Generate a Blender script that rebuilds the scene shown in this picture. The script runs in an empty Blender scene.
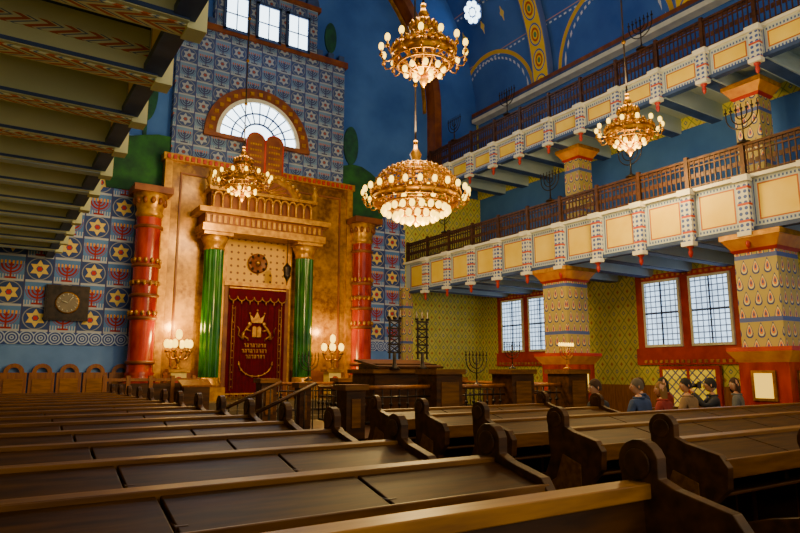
import bpy, bmesh, math, random
from mathutils import Vector, Matrix
random.seed(4)
pi=math.pi
# ---------------------------------------------------------------- node expression helper
class E:
    def __init__(s,nt,k): s.nt=nt; s.k=k
    def _m(s,op,*a):
        n=s.nt.nodes.new('ShaderNodeMath'); n.operation=op
        for i,v in enumerate((s,)+a):
            if isinstance(v,E): s.nt.links.new(v.k,n.inputs[i])
            else: n.inputs[i].default_value=v
        return E(s.nt,n.outputs[0])
    def __add__(s,o): return s._m('ADD',o)
    def __radd__(s,o): return s._m('ADD',o)
    def __sub__(s,o): return s._m('SUBTRACT',o)
    def __rsub__(s,o): return (s*-1.0)+o
    def __mul__(s,o): return s._m('MULTIPLY',o)
    def __rmul__(s,o): return s._m('MULTIPLY',o)
    def __truediv__(s,o): return s._m('DIVIDE',o)
    def abs(s): return s._m('ABSOLUTE')
    def fract(s): return s._m('FRACT')
    def floor(s): return s._m('FLOOR')
    def sqrt(s): return s._m('SQRT')
    def sin(s): return s._m('SINE')
    def lt(s,o): return s._m('LESS_THAN',o)
    def gt(s,o): return s._m('GREATER_THAN',o)
    def max(s,o): return s._m('MAXIMUM',o)
    def min(s,o): return s._m('MINIMUM',o)
    def mod2(s): return ((s*0.5).fract()).gt(0.25)
def band(e,a,b): return e.gt(a)*e.lt(b)
def base_mat(name,rough=.6,metal=0.0):
    m=bpy.data.materials.new(name); m.use_nodes=True
    nt=m.node_tree; b=nt.nodes['Principled BSDF']
    b.inputs['Roughness'].default_value=rough; b.inputs['Metallic'].default_value=metal
    return m,nt,b
SAT=1.35
def c4(c):
    l=.3*c[0]+.59*c[1]+.11*c[2]
    return tuple(max(.001,l+(v-l)*SAT) for v in c)+(1,)
def mix(nt,fac,a,b):
    n=nt.nodes.new('ShaderNodeMix'); n.data_type='RGBA'
    if isinstance(fac,E): nt.links.new(fac.k,n.inputs[0])
    else: n.inputs[0].default_value=fac
    for i,v in ((6,a),(7,b)):
        if isinstance(v,(tuple,list)): n.inputs[i].default_value=c4(v)
        else: nt.links.new(v,n.inputs[i])
    return n.outputs[2]
def pos(nt):
    g=nt.nodes.new('ShaderNodeNewGeometry'); s=nt.nodes.new('ShaderNodeSeparateXYZ')
    nt.links.new(g.outputs['Position'],s.inputs[0])
    return E(nt,s.outputs[0]),E(nt,s.outputs[1]),E(nt,s.outputs[2])
def noise(nt,scale,detail=4,stretch=(1,1,1)):
    g=nt.nodes.new('ShaderNodeNewGeometry'); mp=nt.nodes.new('ShaderNodeMapping')
    mp.inputs['Scale'].default_value=stretch
    nt.links.new(g.outputs['Position'],mp.inputs[0])
    n=nt.nodes.new('ShaderNodeTexNoise'); n.inputs['Scale'].default_value=scale; n.inputs['Detail'].default_value=detail
    nt.links.new(mp.outputs[0],n.inputs['Vector'])
    return E(nt,n.outputs[0])
def smooth(e,a,b):
    return ((e-a)*(1.0/(b-a))).max(0.0).min(1.0)
def mottled(name,c1,c2,scale=3,rough=.6,metal=0,stretch=(1,1,1),lo=.35,hi=.65,spec=.5):
    m,nt,b=base_mat(name,rough,metal)
    n=noise(nt,scale,5,stretch)
    nt.links.new(mix(nt,smooth(n,lo,hi),c1,c2),b.inputs['Base Color'])
    b.inputs['Specular IOR Level'].default_value=spec
    return m
def emis(name,c,s,base=(1,1,1)):
    m,nt,b=base_mat(name)
    b.inputs['Base Color'].default_value=(*base,1)
    b.inputs['Emission Color'].default_value=(*c,1); b.inputs['Emission Strength'].default_value=s
    return m
def setc(nt,b,s): nt.links.new(s,b.inputs['Base Color'])
# ---- wood etc
wood=mottled('dark_pew_wood',(.022,.009,.004),(.070,.030,.011),2.2,.50,0,(1,6,6),spec=.25)
wood_top=mottled('worn_desk_wood',(.024,.011,.005),(.062,.029,.011),3,.52,0,(1,8,8),spec=.12)
wood_gold=mottled('honey_wood',(.17,.080,.022),(.30,.15,.042),3,.42,0,(1,8,8),spec=.3)
wood_edge=mottled('edge_wood',(.085,.038,.012),(.16,.078,.024),3,.45,0,(1,8,8),spec=.25)
wood_red=mottled('panel_wood',(.15,.056,.014),(.26,.11,.028),3,.45,0,(6,6,1))
floor_m=mottled('stone_floor_mat',(.07,.05,.03),(.13,.10,.06),2,.45)
iron=mottled('black_iron',(.012,.010,.009),(.035,.025,.02),8,.4,.6)
railm=mottled('railing_iron',(.035,.016,.009),(.080,.036,.018),8,.5,.3)
brass=mottled('brass',(.24,.12,.012),(.48,.27,.035),9,.32,.80)
gilt=mottled('gilt',(.28,.14,.010),(.52,.30,.025),7,.32,.40)
redmarble=mottled('red_marble',(.17,.020,.004),(.36,.065,.012),1.6,.22,0,(3,3,1))
greenmarble=mottled('green_marble',(.008,.05,.014),(.045,.15,.030),3,.2,0,(2,2,.6))
hill=mottled('painted_hills',(.006,.035,.022),(.026,.10,.032),2.5,.8)
cyp=mottled('painted_cypress',(.01,.04,.04),(.02,.08,.05),5,.8)
cream=mottled('cream_panel',(.80,.60,.22),(.92,.76,.34),1.5,.6)
bluegrey=mottled('bluegrey_soffit',(.36,.42,.42),(.46,.51,.48),1.2,.6)
khaki=mottled('khaki_beam',(.50,.53,.36),(.62,.63,.42),1.0,.6)
beamside=mottled('blue_beam',(.38,.48,.58),(.48,.57,.64),1.0,.6)
brownarch=mottled('brown_arch',(.11,.034,.010),(.21,.080,.022),3,.5)
orangepaint=mottled('orange_paint',(.46,.19,.022),(.62,.32,.045),4,.6)
redpaint=mottled('red_paint',(.28,.030,.010),(.40,.060,.016),4,.5)
white=mottled('white_paint',(.66,.66,.58),(.80,.78,.68),3,.6)
navy=mottled('navy_line',(.03,.05,.13),(.05,.08,.20),3,.6)
plainblue=mottled('pale_blue_wall',(.13,.23,.56),(.18,.30,.66),1.5,.7)
bulb=emis('warm_bulb',(1,.62,.05),5.0,(.3,.18,.03))
candle=emis('candle_flame',(1,.60,.05),4.5,(.3,.18,.03))
daylight=emis('daylight_glass',(.66,.86,1.0),5.5)
lampglass=emis('lamp_glow_glass',(1,.60,.06),1.6,(.3,.2,.05))
# ---- menorah / star wall
def wallpattern(name,cell,bg1,bg2,dk,menc,starc,flc,linec,corec):
    m,nt,b=base_mat(name,.7)
    x,y,z=pos(nt)
    u=x/cell; v=z/cell
    i=u.floor(); j=v.floor(); par=(i+j).mod2()
    cu=u.fract()-.5; cv=v.fract()-.5
    au=cu.abs()
    rr=(cu*cu+(cv-.14)*(cv-.14)).sqrt()
    arcs=band((rr/.13).fract(),.22,.82)*rr.lt(.44)*cv.lt(.14)
    stem=au.lt(.035)*band(cv,-.42,.2)
    bs=au.lt(.2)*band(cv,-.46,-.38)
    fl=band((au/.13).fract(),.28,.78)*au.lt(.44)*band(cv,.15,.28)
    men=arcs.max(stem).max(bs)
    s=.38
    sx=au/s; sy=cv/s
    d1=(sy*-1.0).max(sx*.866+sy*.5); d2=sy.max(sx*.866-sy*.5)
    star=d1.min(d2).lt(.5)*(d1.max(d2).gt(.30))
    core=d1.max(d2).lt(.22)
    circ=band((cu*cu+cv*cv).sqrt(),.42,.46)
    strip=band(cv.abs(),.455,.5)
    vst=band((cu*10.0).fract(),.3,.7)*cv.lt(-.28)
    n=noise(nt,1.3)
    bg=mix(nt,smooth(n,.35,.65),bg1,bg2)
    bgA=mix(nt,par,bg,dk)
    c=mix(nt,vst*(1.0-par),bgA,linec)
    c=mix(nt,men*(1.0-par),c,menc)
    c=mix(nt,fl*(1.0-par),c,flc)
    c=mix(nt,star*par,c,starc)
    c=mix(nt,core*par,c,corec)
    c=mix(nt,circ*par,c,tuple(v*.6 for v in linec))
    c=mix(nt,strip,c,linec)
    c=mix(nt,au.gt(.47),c,(.04,.05,.17))
    setc(nt,b,c); return m
wallpat=wallpattern('menorah_wall_paint',.62,(.09,.18,.44),(.13,.24,.54),(.028,.055,.21),(.24,.025,.02),(.70,.56,.24),(.72,.42,.08),(.44,.48,.58),(.42,.05,.03))
towerpat=wallpattern('tower_wall_paint',.50,(.12,.20,.35),(.17,.25,.40),(.045,.07,.19),(.035,.04,.12),(.31,.35,.42),(.32,.12,.07),(.32,.36,.42),(.22,.07,.05))
def arches():
    m,nt,b=base_mat('blue_arcade_border',.7); x,y,z=pos(nt)
    cu=((x/.31).fract()-.5); rr=(cu*cu+((z-2.3)/.31)*((z-2.3)/.31)).sqrt()
    c=mix(nt,band((rr/.2).fract(),.35,.8)*rr.lt(.6),(.03,.06,.28),(.45,.54,.74))
    setc(nt,b,c); return m
arcade=arches()
def wallpaper():
    m,nt,b=base_mat('olive_wallpaper',.7); x,y,z=pos(nt)
    t=(x+y)
    cu=((t/.34).fract()-.5).abs(); cv=((z/.42).fract()-.5).abs()
    d=cu+cv
    n=noise(nt,2)
    c=mix(nt,smooth(n,.3,.7),(.54,.50,.16),(.64,.59,.22))
    c=mix(nt,band(d,.45,.55),c,(.24,.28,.11))
    c=mix(nt,d.lt(.17),c,(.14,.22,.22))
    c=mix(nt,(1.0-cu-cv).abs().lt(.15),c,(.36,.20,.08))
    c=mix(nt,d.lt(.07),c,(.80,.62,.22))
    setc(nt,b,c); return m
wpaper=wallpaper()
def colpat():
    m,nt,b=base_mat('feather_column_paint',.6); x,y,z=pos(nt)
    t=x+y
    row=(z/.30).floor(); off=(row.mod2())*.5
    cu=((t/.22+off).fract()-.5)
    v=(z/.30).fract()-.5
    k=(.5-v)*.9+.12
    d=((cu/(k*.46))*(cu/(k*.46))+((v+.02)/.49)*((v+.02)/.49)).sqrt()
    c=mix(nt,d.lt(1.0),(.42,.34,.14),(.03,.05,.18))
    c=mix(nt,d.lt(.76),c,(.74,.64,.32))
    c=mix(nt,d.lt(.54),c,(.60,.22,.025))
    c=mix(nt,d.lt(.28),c,(.05,.07,.22))
    c=mix(nt,band((z/1.2).fract(),.0,.07),c,(.08,.11,.30))
    setc(nt,b,c); return m
colp=colpat()
def fascia(name,z0,z1,step,y0):
    m,nt,b=base_mat(name,.6); x,y,z=pos(nt)
    cu=(((y-y0)/step).fract()-.5).abs()*step
    cv=((z-(z0+z1)/2)).abs(); hh=(z1-z0)/2
    edge=(cu-(step/2-.10)).max(cv-hh)
    n=noise(nt,1.5)
    c=mix(nt,smooth(n,.3,.7),(.76,.55,.15),(.86,.68,.24))
    brd=edge.gt(-.12)
    chk=band(((y/.07).fract()),0,.5)
    c=mix(nt,brd,c,(.46,.51,.53))
    c=mix(nt,band(edge,-.09,-.04)*chk,c,(.06,.10,.30))
    c=mix(nt,band(edge,-.15,-.12),c,(.38,.13,.025))
    setc(nt,b,c); return m
def dotwhite():
    m,nt,b=base_mat('dotted_white_paint',.6); x,y,z=pos(nt)
    v=(z/.11).fract()-.5; w=((x*1.0+y)/.11).fract()-.5
    d=(v*v+w*w).sqrt()
    c=mix(nt,d.lt(.32),(.62,.63,.57),(.06,.10,.32))
    c=mix(nt,band((z/.33).fract(),0,.14),c,(.42,.09,.03))
    setc(nt,b,c); return m
dotw=dotwhite()
def chevron():
    m,nt,b=base_mat('chevron_trim_paint',.6); x,y,z=pos(nt)
    cu=((y/.18+z/.14).fract()-.5).abs()
    v=((x*5.0)+cu*2.0).fract()
    c=mix(nt,band(v,0,.35),(.62,.62,.42),(.40,.12,.04))
    c=mix(nt,band(v,.5,.65),c,(.10,.14,.20))
    setc(nt,b,c); return m
chev=chevron()
def vaultm():
    m,nt,b=base_mat('blue_vault_paint',.8); x,y,z=pos(nt)
    n=noise(nt,.5,6)
    c=mix(nt,smooth(n,.35,.65),(.040,.090,.34),(.085,.165,.46))
    a=(z/1.9).fract()
    dots=((y/.22).fract()-.5).abs().lt(.25)
    c=mix(nt,band(a,.0,.03)*dots,c,(.55,.62,.75))
    c=mix(nt,band(a,.07,.085),c,(.45,.30,.25))
    yy=((((y-3.5)/5.5).fract()-.5)*5.5); zz=(z-11.4)
    rr=(yy*yy+zz*zz).sqrt()
    c=mix(nt,band(rr,2.05,2.2),c,(.60,.42,.14))
    c=mix(nt,band(rr,1.85,1.93)*band((y/.18).fract(),.2,.7),c,(.6,.64,.75))
    su=((x/1.1).fract()-.5).abs(); sv=((y/1.1).fract()-.5).abs()
    c=mix(nt,(su*sv).lt(.0016)*((su+sv).lt(.10)),c,(.75,.60,.25))
    setc(nt,b,c); return m
vaultp=vaultm()
endblue=mottled('blue_end_wall_paint',(.042,.10,.34),(.080,.165,.46),.6,.8)
def ribm():
    m,nt,b=base_mat('ornament_rib_paint',.6); x,y,z=pos(nt)
    cy=(((y-14.5)/5.5+.5).fract()-.5)*5.5
    v=(z/.9).fract()-.5
    d=((cy/.27)*(cy/.27)+(v/.44)*(v/.44)).sqrt()
    c=mix(nt,d.lt(1.0),(.76,.54,.04),(.10,.15,.34))
    c=mix(nt,d.lt(.84),c,(.78,.56,.06))
    c=mix(nt,band(d,.4,.6),c,(.42,.10,.02))
    c=mix(nt,d.lt(.25),c,(.10,.22,.10))
    c=mix(nt,cy.abs().gt(.33),c,(.12,.16,.34))
    setc(nt,b,c); return m
ribp=ribm()
def goldpanel():
    m,nt,b=base_mat('golden_marble',.26,.30); x,y,z=pos(nt)
    n=noise(nt,1.3,8); n2=noise(nt,9,6)
    c=mix(nt,smooth(n*.6+n2*.4,.38,.62),(.115,.050,.002),(.44,.245,.008))
    setc(nt,b,c); return m
goldp=goldpanel()
def studs():
    m,nt,b=base_mat('studded_gold',.3,.30); x,y,z=pos(nt)
    cu=(x/.2).fract()-.5; cv=(z/.2).fract()-.5
    d=(cu*cu+cv*cv).sqrt()
    c=mix(nt,d.lt(.18),(.42,.25,.015),(.10,.035,.008))
    setc(nt,b,c); return m
studp=studs()
def velvet():
    m,nt,b=base_mat('crimson_velvet',.9); x,y,z=pos(nt)
    n=noise(nt,6); b.inputs['Specular IOR Level'].default_value=.15
    setc(nt,b,mix(nt,n,(.045,.001,.009),(.095,.002,.017))); return m
velv=velvet()
def gridglass(name,c1,s,per,w,diag=False):
    m,nt,b=base_mat(name,.4); x,y,z=pos(nt)
    if diag:
        a=(((y+z)/per).fract()-.5).abs(); bb=(((y-z)/per).fract()-.5).abs()
    else:
        a=((y/per).fract()-.5).abs(); bb=((z/per).fract()-.5).abs()
    ln=(a.lt(w*.5)).max(bb.lt(w*.5))
    n=noise(nt,3)
    col=mix(nt,smooth(n,.4,.6),c1,tuple(v*.78 for v in c1))
    setc(nt,b,mix(nt,ln,col,(.05,.05,.07)))
    b.inputs['Emission Strength'].default_value=s
    nt.links.new(mix(nt,ln,col,(.05,.06,.08)),b.inputs['Emission Color'])
    return m
sideglass=gridglass('leaded_side_glass',(.54,.70,.90),2.4,.15,.2)
doorglass=gridglass('leaded_door_glass',(.75,.55,.12),.55,.24,.2,True)
# ---------------------------------------------------------------- mesh builder
class B:
    def __init__(s,name): s.name=name; s.bm=bmesh.new(); s.mats=[]
    def mi(s,m):
        if m not in s.mats: s.mats.append(m)
        return s.mats.index(m)
    def face(s,vs,m,sm=False):
        try: f=s.bm.faces.new(vs)
        except ValueError: return
        f.material_index=s.mi(m); f.smooth=sm
    def box(s,x0,x1,y0,y1,z0,z1,m,M=None):
        ps=[(x,y,z) for z in (z0,z1) for y in (y0,y1) for x in (x0,x1)]
        v=[s.bm.verts.new(M@Vector(p) if M else p) for p in ps]
        for q in ((0,2,3,1),(4,5,7,6),(0,1,5,4),(2,6,7,3),(0,4,6,2),(1,3,7,5)): s.face([v[i] for i in q],m)
    def lathe(s,prof,c,m,seg=16,M=None,sm=True,cap=True):
        rings=[]
        for r,z in prof:
            ring=[]
            for k in range(seg):
                a=2*pi*k/seg; p=Vector((r*math.cos(a),r*math.sin(a),z))
                if M: p=M@p
                ring.append(s.bm.verts.new(Vector(c)+p))
            rings.append(ring)
        for a,b in zip(rings,rings[1:]):
            for k in range(seg): s.face([a[k],a[(k+1)%seg],b[(k+1)%seg],b[k]],m,sm)
        if cap:
            if prof[0][0]>1e-3: s.face(rings[0][::-1],m)
            if prof[-1][0]>1e-3: s.face(rings[-1],m)
    def ball(s,c,r,m,seg=8,sc=(1,1,1)):
        pr=[(max(.0005,math.sin(pi*i/(seg//2+1))*1.0),-math.cos(pi*i/(seg//2+1))) for i in range(seg//2+2)]
        M=Matrix.Diagonal((r*sc[0],r*sc[1],r*sc[2]))
        s.lathe(pr,c,m,seg,M,True,False)
    def tube(s,pts,r,m,seg=6,r2=None,closed=False):
        pts=[Vector(p) for p in pts]; n=len(pts); rings=[]
        for i,p in enumerate(pts):
            if closed: t=pts[(i+1)%n]-pts[i-1]
            else: t=(pts[min(i+1,n-1)]-pts[max(i-1,0)])
            t.normalize()
            up=Vector((0,0,1)) if abs(t.z)<.9 else Vector((1,0,0))
            a=t.cross(up).normalized(); b=t.cross(a)
            rad=r if r2 is None else r+(r2-r)*i/(n-1)
            rings.append([s.bm.verts.new(p+a*rad*math.cos(2*pi*k/seg)+b*rad*math.sin(2*pi*k/seg)) for k in range(seg)])
        rr=list(zip(rings,rings[1:]))
        if closed: rr.append((rings[-1],rings[0]))
        for a,b in rr:
            for k in range(seg): s.face([a[k],a[(k+1)%seg],b[(k+1)%seg],b[k]],m,True)
        if not closed: s.face(rings[0][::-1],m); s.face(rings[-1],m)
    def prism(s,poly,f,d,m):
        a=[s.bm.verts.new(f(u,v,0)) for u,v in poly]; b=[s.bm.verts.new(f(u,v,d)) for u,v in poly]
        s.face(a[::-1],m); s.face(b,m); n=len(poly)
        for k in range(n): s.face([a[k],a[(k+1)%n],b[(k+1)%n],b[k]],m)
    def add(s,me,M,mf):
        vs=[s.bm.verts.new(M@v.co) for v in me.vertices]
        for p in me.polygons:
            s.face([vs[i] for i in p.vertices],mf(p.center),True)
    def done(s,parent=None,bevel=0):
        me=bpy.data.meshes.new(s.name)
        bmesh.ops.recalc_face_normals(s.bm,faces=s.bm.faces)
        s.bm.to_mesh(me); s.bm.free()
        for m in s.mats: me.materials.append(m)
        o=bpy.data.objects.new(s.name,me); bpy.context.collection.objects.link(o)
        if parent: o.parent=parent
        if bevel:
            md=o.modifiers.new('bev','BEVEL'); md.width=bevel; md.segments=2; md.limit_method='ANGLE'
        return o
def empty(name):
    o=bpy.data.objects.new(name,None); bpy.context.collection.objects.link(o); return o
def light(name,loc,e,col,r=.25,parent=None):
    l=bpy.data.lights.new(name,'POINT'); l.energy=e; l.color=col; l.shadow_soft_size=r
    o=bpy.data.objects.new(name,l); o.location=loc; bpy.context.collection.objects.link(o)
    if parent: o.parent=parent
    return o
WARM=(1,.66,.22)
D=18.15; CX=6.65; LW=-2.2; RW=15.5
# ---------------------------------------------------------------- shell
b=B('floor'); b.box(LW-.2,RW+.2,-3,D+.4,-.2,0,floor_m); b.done()
b=B('wall_front')
b.box(LW,RW,D+.15,D+.4,0,20.5,endblue)
b.box(1.2,12,D,D+.15,2.2,8.0,wallpat); b.box(LW,1.2,D,D+.15,2.2,4.7,wallpat)
b.box(LW,12,D,D+.15,0,2.2,plainblue)
b.box(12,RW,D,D+.15,0,8.0,wpaper)
b.box(LW,12,D-.03,D,2.14,2.45,arcade)
b.box(LW,1.2,D,D+.15,4.7,8.0,wallpat)
b.box(11.75,12.15,D-.25,D,0,4.3,colp)
hp=[(2.3,6.4),(10.9,6.4),(11.2,7.0)]
for k in range(25):
    t=k/24; hp.append((10.9-8.4*t,8.0+.25*math.sin(t*17)+.25*math.sin(t*7)))
hp.append((2.2,7.0))
b.prism(hp,lambda u,v,w:(u,D-.04+w,v),.04,hill)
b.box(3.9,9.45,D-.10,D+.15,7.5,11.75,towerpat)
b.box(3.8,9.55,D-.16,D+.15,11.75,11.95,brownarch)
for k in range(14):
    xx=3.95+k*.405
    if not 4.9<xx<8.3: b.box(xx,xx+.2,D-.14,D+.1,11.95,12.15,navy)
b.box(4.95,8.4,D-.10,D+.15,11.95,13.5,towerpat)
b.box(4.85,8.5,D-.16,D+.15,13.5,13.66,brownarch)
for k in range(7):
    c=5.1+k*.52
    pl=[(c-.22,13.66),(c+.22,13.66)]+[(c+.22*math.cos(a*pi/6),13.75+.3*math.sin(a*pi/6)) for a in range(7)]
    b.prism(pl,lambda u,v,w:(u,D-.12+w,v),.2,navy)
def cypress(c,z0,h,w):
    pl=[(c-.05,z0),(c+.05,z0),(c+.05,z0+.2*h)]
    for k in range(13):
        t=k/12; pl.append((c+w*math.cos(-pi/2+t*pi),z0+.2*h+.8*h*(.5+.5*math.sin(-pi/2+t*pi))))
    for k in range(1,12):
        t=k/12; pl.append((c-w*math.cos(pi/2-t*pi),z0+.2*h+.8*h*(.5+.5*math.sin(pi/2-t*pi))))
    b.prism(pl,lambda u,v,w_:(u,D+.09+w_,v),.06,cyp)
cypress(9.85,8.1,1.7,.28); cypress(3.2,8.1,2.2,.3); cypress(2.4,8.0,1.6,.25); cypress(9.0,12.0,1.4,.22); cypress(4.3,12.0,1.4,.22)
def arch(b,cx,cz,r0,r1,y0,y1,m,a0=0,a1=pi,n=40):
    for k in range(n):
        A=a0+(a1-a0)*k/n; C=a0+(a1-a0)*(k+1)/n
        pl=[(cx+r0*math.cos(A),cz+r0*math.sin(A)),(cx+r1*math.cos(A),cz+r1*math.sin(A)),(cx+r1*math.cos(C),cz+r1*math.sin(C)),(cx+r0*math.cos(C),cz+r0*math.sin(C))]
        b.prism(pl,lambda u,v,w:(u,y0+w,v),y1-y0,m)
arch(b,CX,11.0,6.45,6.75,D-.35,D+.15,brownarch)
b.box(CX+6.45,CX+6.75,D-.35,D+.15,8,11.0,brownarch); b.box(CX-6.75,CX-6.45,D-.35,D+.15,8,11.0,brownarch)
arch(b,CX,11.0,6.25,6.35,D+.05,D+.15,gilt); arch(b,CX,11.0,6.9,7.0,D+.05,D+.15,white)
for k in range(9):
    xx=LW+.1+k*.6
    b.box(xx,xx+.56,D-.14,D,0,1.45,wood_red); b.box(xx+.08,xx+.48,D-.17,D-.14,.8,1.3,wood_gold)
    arch(b,xx+.28,1.45,.12,.22,D-.14,D-.04,wood_red,n=8)
b.done()
b=B('window_1')
ax,az=6.47,8.5
pl=[(ax+1.25*math.cos(a*pi/24),az+1.25*math.sin(a*pi/24)) for a in range(25)]
b.prism(pl,lambda u,v,w:(u,D-.14+w,v),.03,daylight)
arch(b,ax,az,1.22,1.34,D-.22,D-.10,white); arch(b,ax,az,1.34,1.68,D-.18,D-.10,brownarch)
for k in range(17):
    a=pi*(k+.5)/17; c,s_=math.cos(a),math.sin(a)
    b.box(ax+1.5*c-.06,ax+1.5*c+.06,D-.21,D-.18,az+1.5*s_-.06,az+1.5*s_+.06,gilt)
arch(b,ax,az,.52,.57,D-.19,D-.13,navy); arch(b,ax,az,.85,.89,D-.19,D-.13,navy)
for k in range(1,12):
    a=pi*k/12; b.tube([(ax+.54*math.cos(a),D-.16,az+.54*math.sin(a)),(ax+1.25*math.cos(a),D-.16,az+1.25*math.sin(a))],.02,navy,4)
b.box(ax-1.7,ax+1.7,D-.22,D-.10,az-.12,az,brownarch)
b.done()
for i,c in enumerate((5.62,6.66,7.68)):
    b=B('window_%d'%(i+2)); z0,z1=11.95,13.05
    b.box(c-.33,c+.33,D-.15,D-.10,z0,z1,daylight)
    for q in (c-.42,c+.33): b.box(q,q+.09,D-.2,D-.10,z0-.08,z1+.08,navy)
    b.box(c-.42,c+.42,D-.2,D-.10,z1,z1+.09,navy); b.box(c-.42,c+.42,D-.2,D-.10,z0-.09,z0,navy)
    b.box(c-.015,c+.015,D-.18,D-.13,z0,z1,navy); b.box(c-.33,c+.33,D-.18,D-.13,z0+.5,z0+.53,navy); b.done()
b=B('wall_right')
b.box(RW,RW+.3,-3,D+.4,0,11.3,wpaper)
b.box(RW-.06,RW,-3,D,0,1.1,wood_red)
b.box(RW-.04,RW,-3,D,4.35,4.6,orangepaint)
b.box(RW-.02,RW,-3,D,5.2,8.0,endblue); b.box(RW-.02,RW,-3,D,8.6,11.2,endblue)
b.done()
b=B('wall_left'); b.box(LW-.3,LW,-3,D+.4,0,11.3,wpaper); b.done()
b=B('cornice')
for x0,x1 in ((RW-.35,RW),(LW,LW+.35)):
    b.box(x0,x1,-3,D,11.05,11.2,white); b.box(x0,x1,-3,D,11.2,11.28,navy); b.box(x0,x1,-3,D,11.28,11.42,brownarch)
b.done()
b=B('ceiling'); n=48; R=8.86; zc=11.2
prev=None
for k in range(n+1):
    a=pi*k/n; p=(CX+R*math.cos(a),zc+R*math.sin(a))
    row=[b.bm.verts.new((p[0],-3,p[1])),b.bm.verts.new((p[0],D+.4,p[1]))]
    if prev: b.face([prev[0],prev[1],row[1],row[0]],vaultp,True)
    prev=row
b.done()
b=B('vault_rib')
for yc in (14.5,9.0,3.5):
    arch(b,CX,zc,R-.28,R-.05,yc-.38,yc+.38,ribp,a0=.03,a1=pi-.03,n=48)
b.done()
def rose(name,ang,y,r):
    b=B(name); Rr=R-.06
    c=Vector((CX+Rr*math.cos(ang),y,zc+Rr*math.sin(ang)))
    nrm=Vector((-math.cos(ang),0,-math.sin(ang))); u=Vector((0,1,0)); v=nrm.cross(u)
    for k in range(8):
        a=2*pi*k/8; cc=(math.cos(a)*r*.62,math.sin(a)*r*.62)
        b.prism([(cc[0]+r*.24*math.cos(t*pi/5),cc[1]+r*.24*math.sin(t*pi/5)) for t in range(10)],lambda p,q,w:c+u*p+v*q+nrm*(w+.04),.03,daylight)
    b.prism([(r*.28*math.cos(t*pi/6),r*.28*math.sin(t*pi/6)) for t in range(12)],lambda p,q,w:c+u*p+v*q+nrm*(w+.04),.03,daylight)
    b.prism([(r*math.cos(t*pi/12),r*math.sin(t*pi/12)) for t in range(24)],lambda p,q,w:c+u*p+v*q+nrm*w,.03,navy)
    b.done()
rose('window_5',math.atan2(15.1-zc,14.5-CX),17.2,.5)
rose('window_6',math.atan2(15.6-zc,14.3-CX),16.1,.5)
# ---------------------------------------------------------------- galleries
STEP=1.18
fas_lo=fascia('fascia_lower_paint',4.2,5.15,STEP,.35)
fas_up=fascia('fascia_upper_paint',8.0,8.6,STEP,.35)
def gallery(name,ex,wx,z0,z1,y0,fas,railh,left=False):
    root=empty(name); sg=1 if wx>ex else -1
    def X(a,b_): return (min(a,b_),max(a,b_))
    b=B('balcony_slab')
    x0,x1=X(ex+sg*.12,wx); soff=z0+(.55 if left else .45)
    b.box(x0,x1,y0,D,soff,z1-.1,bluegrey)
    x0,x1=X(ex+sg*.04,ex+sg*.14); b.box(x0,x1,y0,D,z0+.10,z1,fas)
    x0,x1=X(ex-sg*.04,ex+sg*.2); b.box(x0,x1,y0,D,z1,z1+.07,white)
    x0,x1=X(ex-.0,ex+sg*.18); b.box(x0,x1,y0,D,z0+.04,z0+.12,navy)
    b.done(root)
    b=B('beams_and_consoles')
    k=0; y=.35
    while y<D-.1:
        x0,x1=X(ex+sg*.05,wx); w=.14 if left else .17
        b.box(x0,x1,y-w,y+w,z0+.02,soff,khaki if left else beamside)
        if left: 
            b.box(x0,x1,y-w-.012,y-w,z0+.03,z0+.065,navy); b.box(x0,x1,y-w-.012,y-w,soff-.07,soff-.04,navy)
            b.box(x0,x1,y-w+.05,y+w-.05,z0+.005,z0+.02,chev if k<8 else beamside)
            if k<6:
                b.box(x0,x1,y-w-.015,y-w,z0+.20,z0+.30,chev)
            b.box(x0,x1,y+.36,y+.40,soff-.03,soff,navy)
            b.box(x0,x1,y+.55,y+.63,soff-.06,soff,khaki)
            b.box(x0,x1,y+.78,y+.82,soff-.03,soff,navy)
        else:
            b.box(x0,x1,y-w+.04,y+w-.04,z0+.005,z0+.02,navy)
        x0,x1=X(ex-sg*.10,ex+sg*.06)
        b.box(x0,x1,y-.11,y+.11,z0-.02,z1,dotw if not left else khaki)
        if not left:
            x0,x1=X(ex-sg*.16,ex+sg*.02)
            b.box(x0,x1,y-.15,y+.15,z1-.06,z1+.06,white)
            b.box(x0,x1,y-.13,y+.13,z0-.06,z0+.03,white)
            b.lathe([(.001,-.28),(.035,-.24),(.05,-.16),(.03,-.1),(.07,-.06),(.07,0)],(ex-sg*.04,y,z0-.02),redpaint,8)
        y+=STEP; k+=1
    b.done(root)
    b=B('railing')
    zr=z1+.07; xr=ex+sg*.05
    b.box(xr-.03,xr+.03,y0,D,zr+railh-.05,zr+railh,railm)
    b.box(xr-.015,xr+.015,y0,D,zr+.04,zr+.07,railm); b.box(xr-.015,xr+.015,y0,D,zr+railh-.2,zr+railh-.17,railm)
    y=y0
    while y<D:
        b.box(xr-.012,xr+.012,y,y+.025,zr,zr+railh,railm)
        b.box(xr-.01,xr+.01,y+.03,y+.09,zr+railh*.35,zr+railh*.5,railm)
        b.box(xr-.01,xr+.01,y,y+.10,zr+railh*.82,zr+railh*.9,railm)
        y+=.11
    y=.35
    while y<D:
        b.box(xr-.04,xr+.04,y-.04,y+.04,zr,zr+railh+.06,railm)
        y+=STEP
    b.done(root)
    return root
g1=gallery('lower_gallery',12.0,RW,4.08,5.15,-1,fas_lo,.66)
g2=gallery('upper_gallery',13.0,RW,7.9,8.6,-1,fas_up,.75)
g3=gallery('side_gallery',1.2,LW,4.3,5.15,-1,fas_lo,.66,True)
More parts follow.
